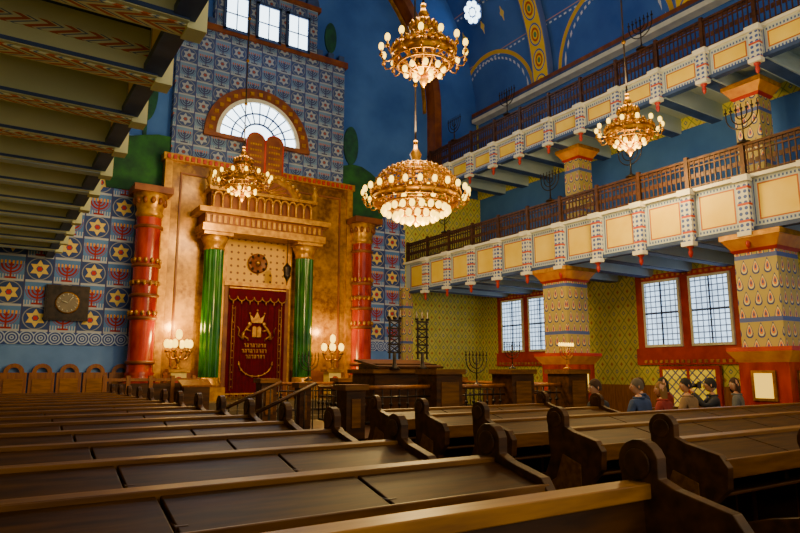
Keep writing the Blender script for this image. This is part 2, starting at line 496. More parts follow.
def column(name,x,y,z0,z1,w,base=True):
    b=B(name); h=w/2
    def sq(r0,r1,za,zb,m):
        pts=[(x+sx*r,y+sy*r,z) for r,z in ((r0,za),(r1,zb)) for sx,sy in ((-1,-1),(1,-1),(1,1),(-1,1))]
        v=[b.bm.verts.new(p) for p in pts]
        for k in range(4): b.face([v[k],v[(k+1)%4],v[4+(k+1)%4],v[4+k]],m)
        b.face([v[3],v[2],v[1],v[0]],m); b.face(v[4:],m)
    if base:
        sq(h+.06,h+.06,z0,z0+.25,redpaint); sq(h-.02,h-.02,z0+.25,z0+1.65,redmarble)
        sq(h-.02,h+.12,z0+1.65,z0+1.85,orangepaint); sq(h+.12,h+.12,z0+1.85,z0+1.93,redpaint)
        zz=z0+1.93
        cx_=x-(h-.02); b.box(cx_-.04,cx_,y-.22,y+.22,z0+.95,z0+1.5,brass); b.box(cx_-.055,cx_-.04,y-.16,y+.16,z0+1.0,z0+1.45,lampglass)
        cy_=y-(h-.02); b.box(x-.22,x+.22,cy_-.04,cy_,z0+.95,z0+1.5,brass); b.box(x-.16,x+.16,cy_-.055,cy_-.04,z0+1.0,z0+1.45,lampglass)
    else: zz=z0
    zc_=z1-.36
    sq(h-.08,h-.08,zz,zc_,colp)
    sq(h-.08,h-.02,zc_,zc_+.06,redpaint); sq(h-.05,h+.08,zc_+.06,zc_+.26,orangepaint); sq(h+.1,h+.1,zc_+.26,z1,gilt)
    b.done()
for i,y in enumerate((11.3,6.2,1.1)):
    column('gallery_column',12.45,y,0,4.09,.95)
    column('upper_gallery_column',14.1,y+.8,5.05,7.92,.7,False)
# ---------------------------------------------------------------- menorahs
def menorah_geo(b,x,y,z,s,m,lit=None,axis=0):
    def P(u,v): return (x+u*s,y,z+v*s) if axis==0 else (x,y+u*s,z+v*s)
    b.lathe([(.17*s,0),(.17*s,.03*s),(.06*s,.08*s),(.025*s,.14*s),(.025*s,.2*s)],(x,y,z),m,10)
    b.tube([P(0,.1),P(0,.95)],.022*s,m,6)
    for r in (.14,.28,.42):
        b.tube([P(r*math.cos(-pi+pi*k/12),.82+r*math.sin(-pi+pi*k/12)) for k in range(13)],.018*s,m,5)
        for q in (-r,r):
            b.tube([P(q,.80),P(q,.93)],.018*s,m,5)
    for q in (-.42,-.28,-.14,0,.14,.28,.42):
        c=P(q,.94); b.lathe([(.03*s,0),(.045*s,.04*s)],c,m,6)
        if lit: b.ball(P(q,1.04),.05*s,lit,6,(1,1,2))
        else: b.tube([P(q,.97),P(q,1.1)],.015*s,m,5)
def menorah(name,x,y,z,s,m,lit=None,axis=0,parent=None):
    b=B(name); menorah_geo(b,x,y,z,s,m,lit,axis); return b.done(parent)
for y in (15.9,11.3,8.8,6.2):
    menorah('railing_candelabrum',12.05,y,5.88,.75,iron,None,1,g1)
for y in (16.6,13.9,9.0):
    menorah('railing_candelabrum',13.05,y,9.42,.8,iron,None,1,g2)
# ---------------------------------------------------------------- side windows / door
def sidewindow(name,y0,y1,zb,zt,glass):
    b=B(name); x=RW
    b.box(x-.10,x,y0-.32,y1+.32,zb-.55,zb-.1,redpaint)
    b.box(x-.05,x,y0-.28,y1+.28,zb-.1,zt+.25,redpaint)
    mid=(y0+y1)/2
    for a,c in ((y0+.05,mid-.2),(mid+.2,y1-.05)):
        b.box(x-.09,x-.05,a,c,zb,zt,glass)
        b.box(x-.12,x-.05,a-.07,a,zb-.07,zt+.07,white); b.box(x-.12,x-.05,c,c+.07,zb-.07,zt+.07,white)
        b.box(x-.12,x-.05,a,c,zt,zt+.07,white); b.box(x-.12,x-.05,a,c,zb-.07,zb,white)
        b.box(x-.105,x-.085,(a+c)/2-.02,(a+c)/2+.02,zb,zt,navy)
        b.box(x-.105,x-.085,a,c,zb+(zt-zb)*.5-.02,zb+(zt-zb)*.5+.02,navy)
    for k in range(int((y1-y0+.5)/.16)):
        yy=y0-.24+k*.16
        b.box(x-.13,x-.1,yy,yy+.08,zb-.5,zb-.42,gilt); b.box(x-.08,x-.05,yy,yy+.08,zt+.14,zt+.2,orangepaint)
    b.done()
sidewindow('window_7',8.6,11.1,2.2,3.9,sideglass)
sidewindow('window_8',14.6,17.0,2.2,3.9,sideglass)
sidewindow('window_9',2.6,5.0,2.2,3.9,sideglass)
b=B('door_1')
b.box(RW-.16,RW-.06,9.0,10.7,0,1.62,redpaint)
b.box(RW-.19,RW-.16,9.12,9.8,.1,1.52,doorglass); b.box(RW-.19,RW-.16,9.9,10.58,.1,1.52,doorglass)
b.done()
# ---------------------------------------------------------------- ark
PZ=.7
b=B('ark_platform')
b.box(2.2,11.2,15.9,D-.2,0,PZ,floor_m)
for k in range(3): b.box(4.9,8.3,15.9-.32*(k+1),15.9-.32*k,0,PZ-.175*(k+1),floor_m)
b.done()
ark=empty('torah_ark')
b=B('gold_surround')
b.box(3.8,9.6,D-.32,D-.05,PZ,7.4,goldp)
for x0,x1 in ((3.72,3.92),(9.48,9.68)): b.box(x0,x1,D-.38,D-.05,PZ,7.4,gilt)
b.box(3.66,9.74,D-.42,D-.05,7.35,7.55,gilt)
for k in range(36): b.box(3.75+k*.165,3.84+k*.165,D-.46,D-.42,7.38,7.5,redpaint)
b.box(4.0,9.4,D-.35,D-.32,PZ,1.5,brownarch)
b.box(4.15,4.2,D-.36,D-.32,1.6,7.0,brownarch); b.box(9.2,9.25,D-.36,D-.32,1.6,7.0,brownarch); b.box(4.15,9.25,D-.36,D-.32,7.0,7.05,brownarch)
b.done(ark)
AC=6.48; FY=D-.75
b=B('aedicule')
def flcol(x,y,z0,z1,r,m,fl=14):
    b.box(x-r*1.35,x+r*1.35,y-r*1.35,y+r*1.35,z0,z0+.35,gilt)
    b.lathe([(r*1.25,0),(r*1.25,.08),(r*1.05,.16),(r*1.12,.22),(r,.26)],(x,y,z0+.35),gilt,20)
    seg=fl*4; ra=[]
    for z in (z0+.6,z1-.45):
        ring=[]
        for k in range(seg):
            a=2*pi*k/seg; rr=r*(1-.09*(1 if k%4 in (1,2) else 0)); ring.append(b.bm.verts.new((x+rr*math.cos(a),y+rr*math.sin(a),z)))
        ra.append(ring)
    for k in range(seg): b.face([ra[0][k],ra[0][(k+1)%seg],ra[1][(k+1)%seg],ra[1][k]],m)
    b.lathe([(r*.95,-.02),(r*1.1,.02),(r*1.0,.07),(r*1.15,.18),(r*1.45,.36),(r*1.2,.38)],(x,y,z1-.46),gilt,16)
    b.box(x-r*1.5,x+r*1.5,y-r*1.5,y+r*1.5,z1-.09,z1,gilt)
for sx in (-1.38,1.38): flcol(AC+sx,FY+.05,PZ,5.3,.27,greenmarble)
b.box(AC-1.05,AC+1.05,D-.4,D-.3,PZ,5.3,studp)
for q in (-1.05,.93): b.box(AC+q,AC+q+.12,D-.5,D-.3,PZ,5.3,gilt)
b.box(AC-1.85,AC+1.85,FY-.42,D-.3,5.3,5.5,gilt); b.box(AC-1.78,AC+1.78,FY-.35,D-.3,5.5,5.8,brownarch); b.box(AC-1.98,AC+1.98,FY-.5,D-.3,5.8,5.95,gilt)
for k in range(22): b.box(AC-1.75+k*.16,AC-1.67+k*.16,FY-.39,FY-.35,5.55,5.75,gilt)
b.box(AC-1.6,AC+1.6,FY-.2,D-.3,5.95,6.05,brownarch)
b.box(AC-1.55,AC+1.55,FY+.0,D-.3,6.05,6.53,brownarch)
for k in range(13):
    x=AC-1.5+k*.25
    b.lathe([(.05,0),(.035,.05),(.035,.3),(.06,.35)],(x,FY-.1,6.05),gilt,8)
for k in range(12): arch(b,AC-1.375+k*.25,6.4,.09,.13,FY-.14,FY-.05,gilt,n=6)
b.box(AC-1.65,AC+1.65,FY-.22,D-.3,6.53,6.62,gilt)
for sx in (-1.62,1.62):
    b.lathe([(.1,0),(.06,.05),(.12,.2),(.05,.32),(.07,.4),(.001,.5)],(AC+sx,FY-.1,6.62),gilt,10)
pl=[(AC-1.15,6.62),(AC+1.15,6.62)]+[(AC+1.15*math.cos(k*pi/16),6.62+.62*math.sin(k*pi/16)) for k in range(1,16)]
b.prism(pl,lambda u,v,w:(u,FY+w,v),.35,goldp)
pl=[(AC-.9,6.66),(AC+.9,6.66)]+[(AC+.9*math.cos(k*pi/16),6.66+.44*math.sin(k*pi/16)) for k in range(1,16)]
b.prism(pl,lambda u,v,w:(u,FY-.02+w,v),.02,brownarch)
for k in range(16):
    a=pi*(k+.5)/16; b.ball((AC+1.18*math.cos(a),FY-.02,6.62+.64*math.sin(a)),.07,gilt,6)
for k in range(9):
    a=pi*(k+.5)/9; b.tube([(AC+.15*math.cos(a),FY-.03,6.68+.08*math.sin(a)),(AC+.8*math.cos(a),FY-.03,6.68+.38*math.sin(a))],.02,gilt,5)
b.lathe([(.30,0),(.30,.05),(.22,.07),(.2,.04),(.001,.04)],(AC,D-.42,4.62),brownarch,20,Matrix.Rotation(pi/2,3,'X'))
for k in range(8): 
    a=k*pi/4; b.ball((AC+.24*math.cos(a),D-.5,4.62+.24*math.sin(a)),.045,iron,6)
b.ball((AC,D-.48,4.62),.1,brass,8)
for q in (-.98,.86): b.box(AC+q,AC+q+.12,D-.52,D-.38,PZ,3.95,brownarch)
b.box(AC-1.0,AC+1.0,D-.56,D-.38,3.9,4.02,gilt)
b.done(ark)
b=B('tablets_of_the_law')
for cx_ in (AC-.29,AC+.29):
    pl=[(cx_-.28,7.3),(cx_+.28,7.3)]+[(cx_+.28*math.cos(k*pi/10),8.25+.28*math.sin(k*pi/10)) for k in range(11)]
    b.prism(pl,lambda u,v,w:(u,FY+.02+w,v),.12,brownarch)
    pl=[(cx_+.28*math.cos(k*pi/10),8.25+.28*math.sin(k*pi/10)) for k in range(11)]
    b.tube([(cx_-.28,FY+.02,7.3),(cx_-.28,FY+.02,8.25)]+[(u,FY+.02,v) for u,v in pl[::-1]][1:-1]+[(cx_+.28,FY+.02,8.25),(cx_+.28,FY+.02,7.3)],.022,redpaint,5)
    for r in range(5):
        for q in range(5): b.box(cx_-.18+q*.075,cx_-.13+q*.075,FY+.0,FY+.02,7.42+r*.18,7.48+r*.18,gilt)
b.box(AC-.65,AC+.65,FY-.02,FY+.2,7.2,7.31,gilt)
b.done(ark)
b=B('ark_curtain'); nx=60; yb=D-.5
vs=[]
for j,z in enumerate((PZ+.08,3.75)):
    vs.append([b.bm.verts.new((AC-.86+1.72*i/nx,yb+.03*math.sin(i*.9)*(1 if abs(i-30)>2 else .3)-.02,z)) for i in range(nx+1)])
for i in range(nx): b.face([vs[0][i],vs[0][i+1],vs[1][i+1],vs[1][i]],velv,True)
for k in range(7):
    c=AC-.86+.123+k*.246
    pl=[(c-.123,3.9),(c-.123,3.6)]+[(c-.123*math.cos(t*pi/6),3.6-.13*math.sin(t*pi/6)) for t in range(1,6)]+[(c+.123,3.6),(c+.123,3.9)]
    b.prism(pl,lambda u,v,w:(u,yb-.09+w,v),.03,velv)
    b.tube([(c-.123*math.cos(t*pi/6),yb-.095,3.6-.13*math.sin(t*pi/6)) for t in range(7)],.014,gilt,5)
    b.tube([(c,yb-.09,3.47),(c,yb-.09,3.38)],.016,gilt,5)
b.box(AC-.86,AC+.86,yb-.1,yb-.09,3.82,3.86,gilt)
e=yb-.075
pl=[(AC-.16,2.86),(AC+.16,2.86),(AC+.22,3.1),(AC+.10,2.98),(AC,3.18),(AC-.10,2.98),(AC-.22,3.1)]
b.prism(pl,lambda u,v,w:(u,e+w,v),.02,gilt)
for q,z in ((-.22,3.13),(0,3.22),(.22,3.13)): b.ball((AC+q,e,z),.03,gilt,6)
for sx in (-1,1):
    b.tube([(AC+sx*.42,e,2.38),(AC+sx*.40,e,2.55),(AC+sx*.30,e,2.70),(AC+sx*.22,e,2.78)],.045,gilt,6,.03)
    b.ball((AC+sx*.22,e,2.82),.06,gilt,8,(1,.3,1))
    b.tube([(AC+sx*.32,e,2.66),(AC+sx*.18,e,2.62)],.02,gilt,5)
    b.tube([(AC+sx*.40,e,2.48),(AC+sx*.26,e,2.40),(AC+sx*.25,e,2.34)],.022,gilt,5)
    b.tube([(AC+sx*.44,e,2.40),(AC+sx*.54,e,2.50),(AC+sx*.52,e,2.66),(AC+sx*.58,e,2.74)],.014,gilt,5)
    pl=[(AC+sx*.07-.06,2.45),(AC+sx*.07+.06,2.45)]+[(AC+sx*.07+.06*math.cos(k*pi/6),2.70+.06*math.sin(k*pi/6)) for k in range(7)]
    b.prism(pl,lambda u,v,w:(u,e+w,v),.02,gilt)
for r,(w_,z) in enumerate(((.36,2.16),(.42,2.0),(.30,1.84))):
    n_=int(w_*2/.085)
    for k in range(n_):
        x=AC-w_+k*.085
        b.box(x,x+.05,e,e+.02,z+.08,z+.10,gilt); b.box(x+.035,x+.05,e,e+.02,z,z+.08,gilt)
        if k%2: b.box(x,x+.015,e,e+.02,z,z+.06,gilt)
b.tube([(AC+.50*math.cos(t*pi/16),e,1.75+.42*math.sin(t*pi/16)) for t in range(16,33)],.016,gilt,5)
for t in range(17,32,2):
    a=t*pi/16; b.ball((AC+.50*math.cos(a),e,1.75+.42*math.sin(a)),.035,gilt,6,(1,.3,1))
for sx in (-1,1):
    b.tube([(AC+sx*.74,e,.95),(AC+sx*.74,e,3.35)],.012,gilt,5)
    b.tube([(AC+sx*.66,e,1.0),(AC+sx*.66,e,3.3)],.007,gilt,5)
    for k in range(12): b.ball((AC+sx*.70,e,1.05+k*.2),.02,gilt,5,(1,.4,1))
for k in range(34): b.tube([(AC-.83+k*.05,yb-.03,PZ+.13),(AC-.83+k*.05,yb-.03,PZ+.02)],.012,gilt,4)
b.box(AC-.85,AC+.85,yb-.06,yb-.045,PZ+.13,PZ+.17,gilt)
b.done(ark)
for x in (3.36,9.98):
    b=B('red_marble_column'); y=D-.5; r=.32
    b.box(x-.42,x+.42,y-.42,y+.28,PZ,PZ+.5,redmarble)
    b.lathe([(.41,.5),(.41,.58),(.34,.66),(.38,.72),(r,.78),(r,4.9),(r*.95,5.0)],(x,y,PZ),redmarble,28)
    for z in (1.0,2.15,2.75,3.1,3.55,4.6):
        b.lathe([(r+.0,-.05),(r+.05,-.03),(r+.05,.03),(r,.05)],(x,y,PZ+z),brownarch,28,cap=False)
    for z in (2.15,2.95,3.55):
        for k in range(14):
            a=2*pi*k/14; b.ball((x+(r+.03)*math.cos(a),y+(r+.03)*math.sin(a),PZ+z+.13),.05,gilt,6,(1,1,1.4))
    b.lathe([(r,4.85),(r*1.15,4.95),(r*1.0,5.05),(r*1.1,5.2),(r*1.4,5.5),(r*1.3,5.52)],(x,y,PZ),gilt,20)
    for k in range(12):
        a=2*pi*k/12; b.ball((x+r*1.2*math.cos(a),y+r*1.2*math.sin(a),PZ+5.3),.07,brownarch,6,(1,1,1.5))
    b.box(x-.5,x+.5,y-.48,y+.45,PZ+5.5,PZ+5.68,brownarch)
    b.done()
for x in (4.2,8.72):
    root=empty('ark_candelabrum'); b=B('pedestal_and_arms'); y=D-1.0
    b.box(x-.3,x+.3,y-.25,y+.25,PZ,PZ+.12,goldp); b.box(x-.2,x+.2,y-.18,y+.18,PZ+.12,1.45,cream); b.box(x-.27,x+.27,y-.23,y+.23,1.45,1.53,gilt)
    b.prism([(x+.13*math.cos(t*pi/8),1.18+.16*math.sin(t*pi/8)) for t in range(16)],lambda u,v,w:(u,y-.2+w,v),.03,redpaint)
    b.lathe([(.14,0),(.05,.06),(.03,.15),(.07,.22),(.03,.3),(.03,.75)],(x,y,1.53),brass,12)
    for k in range(6):
        a=k*pi/3
        pts=[(x+math.cos(a)*.30*math.sin(t*pi/12),y+math.sin(a)*.28*math.sin(t*pi/12),1.85+.12*(1-math.cos(t*pi/6))*.5-.1*math.sin(t*pi/6)) for t in range(7)]
        b.tube(pts,.018,brass,5); px_,py_,pz_=pts[-1]
        b.lathe([(.05,0),(.06,.04),(.02,.05),(.02,.14)],pts[-1],brass,8)
        b.ball((px_,py_,pz_+.22),.078,bulb,8,(1,1,1.5))
    b.ball((x,y,2.44),.09,bulb,8,(1,1,1.5))
    b.done(root); light('lamp_glow',(x,y+.2,2.7),95,(1,.62,.14),.1,root)
b=B('hanging_sanctuary_lantern')
lx,ly,lz=7.12,D-1.15,4.25
b.tube([(lx,ly,lz+.35),(lx,ly,5.32)],.012,iron,5)
b.lathe([(.001,.36),(.05,.3),(.12,.22),(.13,.2),(.1,.0),(.12,-.02),(.06,-.12),(.02,-.2),(.001,-.28)],(lx,ly,lz),iron,8)
b.done(ark)
b=B('wall_clock'); cx_,cz=1.6,3.2; y=D
b.box(cx_-.5,cx_+.5,y-.1,y-.03,cz-.45,cz+.45,iron)
b.box(cx_-.46,cx_+.46,y-.12,y-.1,cz-.41,cz+.41,iron)
RX=Matrix.Rotation(pi/2,3,'X')
facem=mottled('clock_face',(.16,.14,.11),(.22,.19,.14),3,.5)
b.lathe([(.28,0),(.28,.03),(.25,.04)],(cx_,y-.12,cz),brass,28,RX)
b.lathe([(.25,.0),(.001,.0)],(cx_,y-.165,cz),facem,28,RX,cap=False)
for k in range(12):
    a=k*pi/6; c_,s_=math.sin(a),math.cos(a)
    b.tube([(cx_+c_*.19,y-.17,cz+s_*.19),(cx_+c_*.235,y-.17,cz+s_*.235)],.01,white,4)
b.tube([(cx_,y-.18,cz),(cx_-.13,y-.18,cz+.04)],.012,white,4); b.tube([(cx_,y-.18,cz),(cx_+.12,y-.18,cz+.15)],.009,white,4)
b.done()
# ---------------------------------------------------------------- chandeliers
def chandelier(name,x,y,z,R_,kind,top,en,upf=.35):
    root=empty(name); b=B('frame'); n=24 if kind=='big' else 14
    C=(x,y,z)
    b.lathe([(R_*.96,-.07),(R_,-.07),(R_*1.02,0),(R_,.09),(R_*.96,.09),(R_*.96,-.07)],C,brass,40,cap=False)
    for k in range(n*2):
        a=2*pi*k/(n*2); p=(x+R_*1.01*math.cos(a),y+R_*1.01*math.sin(a),z+.12)
        b.ball(p,.035,brass,6,(1,1,1.6))
    if kind=='big':
        for k in range(n):
            a=2*pi*k/n; ca,sa=math.cos(a),math.sin(a)
            b.tube([(x+ca*R_*(math.cos(t*pi/16)**.8 if t<8 else .06),y+sa*R_*(math.cos(t*pi/16)**.8 if t<8 else .06),z+.1+.72*R_*math.sin(t*pi/16)) for t in range(9)],.014,brass,5)
        for t in (1,2,3,4.2,5.6,6.6):
            rr=R_*math.cos(t*pi/16)**.8; zz=z+.1+.72*R_*math.sin(t*pi/16)
            b.tube([(x+rr*math.cos(2*pi*k/40),y+rr*math.sin(2*pi*k/40),zz) for k in range(40)],.017,brass,5,closed=True)
        for lev in range(6):
            t=lev+.5; rr=R_*math.cos(t*pi/16)**.8; zz=z+.1+.72*R_*math.sin(t*pi/16)
            for k in range(n):
                a=2*pi*(k+.5)/n; b.ball((x+rr*math.cos(a),y+rr*math.sin(a),zz),.05*(1-lev*.09),brass,6,(1,1,1.3))
        for k in range(8):
            a=2*pi*k/8; b.ball((x+R_*.5*math.cos(a),y+R_*.5*math.sin(a),z+.2),.06,bulb,6)
        b.lathe([(.14,0),(.18,.06),(.08,.14),(.12,.25),(.05,.36),(.02,.5)],(x,y,z+.1+.68*R_),brass,12)
        for rr,dz,m_ in ((.74,-.2,22),(.48,-.32,15),(.2,-.4,7)):
            b.tube([(x+R_*rr*math.cos(2*pi*k/30),y+R_*rr*math.sin(2*pi*k/30),z+dz+.1) for k in range(30)],.022,brass,5,closed=True)
            for k in range(m_):
                a=2*pi*k/m_; b.ball((x+R_*rr*math.cos(a),y+R_*rr*math.sin(a),z+dz),.058,bulb,8,(1,1,1.3))
        for k in range(8):
            a=2*pi*k/8
            b.tube([(x+R_*math.cos(a),y+R_*math.sin(a),z-.05),(x+R_*.72*math.cos(a),y+R_*.72*math.sin(a),z-.09),(x+R_*.45*math.cos(a),y+R_*.45*math.sin(a),z-.2),(x,y,z-.3)],.015,brass,5)
        b.lathe([(.001,-.52),(.05,-.46),(.1,-.38),(.05,-.30),(.03,-.2)],C,brass,10)
    else:
        rc=R_*.42; zc_=z+R_*.85
        b.lathe([(rc*.94,-.06),(rc,-.06),(rc*1.05,.05),(rc*.94,.05),(rc*.94,-.06)],(x,y,zc_),brass,24,cap=False)
        rm=R_*.68; zm=z+R_*.42
        b.tube([(x+rm*math.cos(2*pi*k/30),y+rm*math.sin(2*pi*k/30),zm) for k in range(30)],.02,brass,5,closed=True)
        for k in range(14):
            a=2*pi*k/14; ca,sa=math.cos(a),math.sin(a)
            b.tube([(x+ca*(R_+(rc-R_)*t/6-.10*R_*math.sin(pi*t/6)),y+sa*(R_+(rc-R_)*t/6-.10*R_*math.sin(pi*t/6)),z+.08+(zc_-z-.08)*t/6) for t in range(7)],.014,brass,5)
            b.ball((x+ca*rc,y+sa*rc,zc_+.1),.04,brass,6,(1,1,1.8))
            b.ball((x+ca*rm,y+sa*rm,zm+.06),.04,brass,6,(1,1,1.5))
            b.ball((x+ca*R_*.86,y+sa*R_*.86,z+.22*R_),.045,brass,6)
            b.tube([(x+ca*rc,y+sa*rc,zc_),(x+ca*rc*.5,y+sa*rc*.5,zc_+.22),(x,y,zc_+.3)],.01,brass,5)
            b.tube([(x+ca*R_,y+sa*R_,z-.05),(x+ca*R_*.8,y+sa*R_*.8,z-.28*R_),(x+ca*R_*.42,y+sa*R_*.42,z-.5*R_),(x,y,z-.58*R_)],.013,brass,5)
        for rr,dz in ((.82,-.26),(.45,-.48)):
            b.tube([(x+R_*rr*math.cos(2*pi*k/30),y+R_*rr*math.sin(2*pi*k/30),z+dz*R_) for k in range(30)],.018,brass,5,closed=True)
        for k in range(9):
            a=2*pi*k/9; b.ball((x+R_*.62*math.cos(a),y+R_*.62*math.sin(a),z-.42*R_),.042,bulb,8,(1,1,1.3))
        for k in range(5):
            a=2*pi*k/5; b.ball((x+R_*.28*math.cos(a),y+R_*.28*math.sin(a),z-.56*R_),.042,bulb,8,(1,1,1.3))
        b.lathe([(.001,-.2),(.04,-.14),(.08,-.07),(.03,0),(.03,.9)],(x,y,z-.58*R_),brass,10)
        b.lathe([(.03,0),(.09,.06),(.04,.14),(.02,.2)],(x,y,zc_+.25),brass,10)
    for k in range(n):
        a=2*pi*k/n; ca,sa=math.cos(a),math.sin(a)
        pts=[(x+ca*(R_+d),y+sa*(R_+d),z+dz) for d,dz in ((0,-.02),(.06,-.08),(.13,-.08),(.17,0))]
        b.tube(pts,.012,brass,4); b.lathe([(.03,0),(.035,.03),(.016,.04),(.016,.11)],pts[-1],brass,6)
        b.ball((pts[-1][0],pts[-1][1],pts[-1][2]+.15),.042 if kind!='big' else .048,bulb,8,(1,1,1.5))
    zt=z+(.68*R_+.6 if kind=='big' else R_*.85+.45)
    b.done(root)
    b=B('suspension_rod')
    b.tube([(x,y,zt-.15),(x,y,top)],.018,iron,5)
    for k in range(int((top-zt)/1.2)): b.ball((x,y,zt+k*1.2),.05,brass,6)
    b.lathe([(.02,-.2),(.2,-.05),(.22,0)],(x,y,top),brass,12)
    b.done(root)
    light('bulbs_glow_down',(x,y,z-.75 if kind=='big' else z-.85*R_-.1),en,WARM,.3,root)
    light('bulbs_glow_up',(x,y,zt+.2),en*upf,(1,.72,.34),.3,root)
def vtop(x): return zc+math.sqrt(R*R-(x-CX)**2)-.02
chandelier('large_chandelier',6.65,9.68,4.72,.84,'big',vtop(6.65),500)
for x,y,z,en in ((5.1,7.2,6.12,260),(10.7,7.8,6.3,350),(5.05,15.1,6.2,260),(5.1,-.6,6.2,220),(10.7,0,6.3,240)):  # last two hang out of view, added as fill light from the back half
    chandelier('small_chandelier',x,y,z,.54 if y>14 else .47 if y>0 else .55,'small',vtop(x),en)
# ---------------------------------------------------------------- pews
def pew(y,x0,x1,desk=True,name='pew',zb=1.03):
    b=B(name)
    b.box(x0,x1,y,y+.045,.08,zb-.03,wood)
    b.box(x0,x1,y-.035,y+.075,zb-.03,zb+.03,wood_gold if not desk else wood_edge)
    b.box(x0,x1,y+.06,y+.46,.41,.45,wood); b.box(x0,x1,y+.38,y+.41,.08,.41,wood)
    n=max(1,round((x1-x0)/.85)); w=(x1-x0)/n
    for k in range(n):
        a=x0+k*w
        if desk:
            b.box(a+.008,a+w-.008,-.35,0,-.014,.014,wood_top,Matrix.Translation((0,y-.03,zb-.005))@Matrix.Rotation(math.radians(13),4,'X'))
            b.box(a,a+.05,y-.3,y,zb-.25,zb-.05,wood)
        b.box(a+.1,a+w-.1,y-.018,y,.25,zb-.16,wood_red); b.box(a+.14,a+w-.14,y-.028,y-.018,.30,zb-.21,wood)
    if desk:
        b.box(x0,x1,y-.385,y-.365,zb-.17,zb-.055,wood_edge)
        b.box(x0,x1,y-.34,y-.02,zb-.28,zb-.26,wood)
    pl=[(-.36,0),(-.36,.12),(-.30,.2),(-.30,.7),(-.40,.8),(-.41,zb-.1),(-.36,zb-.03),(-.14,zb+.02),(-.07,zb+.05)]
    pl+=[(.02+.095*math.cos(a),zb+.10+.095*math.sin(a)) for a in [pi-.3-k*(pi+.2)/9 for k in range(10)]]
    pl+=[(.10,zb-.06),(.08,.85),(.14,.72),(.32,.68),(.44,.64),(.48,.56),(.46,.46),(.48,.1),(.5,0)]
    for x,dd in ((x0-.03,.06),(x1-.03,.06)):
        b.prism(pl,lambda u,v,w_:(x+w_,y+u,v),dd,wood)
        for sx in (x-.012,x+dd):
            b.prism([(.02+.06*math.cos(t*pi/8),zb+.10+.06*math.sin(t*pi/8)) for t in range(16)],lambda u,v,w_:(sx+w_,y+u,v),.012,wood)
            b.prism([(-.22,.2),(-.22,.82),(-.05,.88),(.02,.7),(.35,.5),(.35,.2)],lambda u,v,w_:(sx+w_,y+u,v),.012,wood_edge)
    b.done(None,.006)
rows=[1.67+.92*k for k in range(15)]
for i,y in enumerate(rows):
    pew(y,LW+.25,2.27,desk=(i>0))
for i,y in enumerate(rows[:4]):
    pew(y,3.75,11.2)
pew(rows[4],3.75,6.4); pew(rows[5],3.75,6.4)
def bench(y,x0,x1):
    b=B('visitor_bench'); b.box(x0,x1,y,y+.04,.08,.80,wood); b.box(x0,x1,y-.02,y+.06,.80,.85,wood_edge)
    b.box(x0,x1,y+.04,y+.48,.41,.45,wood)
    for x in (x0,x1-.05): b.box(x,x+.05,y,y+.48,0,.62,wood)
    b.done(None,.006)
bench(6.12,7.1,11.75); bench(7.1,9.5,11.75)
# ---------------------------------------------------------------- bimah
bim=empty('bimah')
b=B('platform_and_parapet'); bx0,bx1,by0,by1=4.3,9.15,8.0,11.6
b.box(bx0,bx1,by0,by1,0,.55,wood)
for k in range(3): b.box(bx0-.3*(k+1),bx0-.3*k,9.1,10.5,0,.41-.14*k,wood)
def post(x,y,w=.44,zt=1.5):
    b.box(x-w/2,x+w/2,y-w/2,y+w/2,.0,zt-.08,wood); b.box(x-w/2-.04,x+w/2+.04,y-w/2-.04,y+w/2+.04,zt-.08,zt,wood_edge)
    b.box(x-w/2+.08,x+w/2-.08,y-w/2-.015,y-w/2,.7,zt-.2,wood_edge)
xs=(4.45,6.05,7.6,8.95)
for x in xs:
    post(x,8.15,.5 if x>5 else .3,1.52 if x>5 else 1.3)
    post(x,11.45,.3,1.35)
for x in (4.45,8.95): post(x,9.8,.2,1.3)
def railing(p,q,z0,z1):
    p=Vector(p); q=Vector(q); L=(q-p).length
    b.tube([(p.x,p.y,z1),(q.x,q.y,z1)],.035,wood_red,6); b.tube([(p.x,p.y,z0),(q.x,q.y,z0)],.02,iron,5); b.tube([(p.x,p.y,z1-.14),(q.x,q.y,z1-.14)],.014,iron,5)
    n=int(L/.14)
    for k in range(n+1):
        c=p.lerp(q,k/n); b.tube([(c.x,c.y,z0),(c.x,c.y,z1)],.012,iron,4)
        b.ball((c.x,c.y,(z0+z1)/2),.03,iron,6)
for a,c in zip(xs,xs[1:]):
    railing((a+.2,8.1,0),(c-.2,8.1,0),.75,1.25); railing((a,11.45,0),(c,11.45,0),.75,1.25)
railing((8.95,8.2,0),(8.95,11.4,0),.75,1.25); railing((4.45,8.2,0),(4.45,9.2,0),.75,1.25)
for yy in (9.1,10.5):
    b.tube([(4.35,yy,1.3),(3.3,yy,.85)],.03,wood,6)
    for k in range(8): 
        t=k/7; b.tube([(4.3-t,yy,.1),(4.3-t,yy,1.29-.43*t)],.012,iron,4)
b.done(bim)
b=B('reading_table')
tx,ty=6.4,9.9
b.box(tx-.75,tx+.75,ty-.4,ty+.4,.55,1.45,wood); b.box(tx-.82,tx+.82,ty-.47,ty+.47,1.45,1.52,wood_edge)
b.box(tx-.7,tx+.7,-.45,.45,-.02,.02,wood,Matrix.Translation((0,ty,1.62))@Matrix.Rotation(.15,4,'X'))
b.box(tx-.65,tx+.65,ty-.3,ty+.35,1.52,1.62,wood)
b.done(bim)
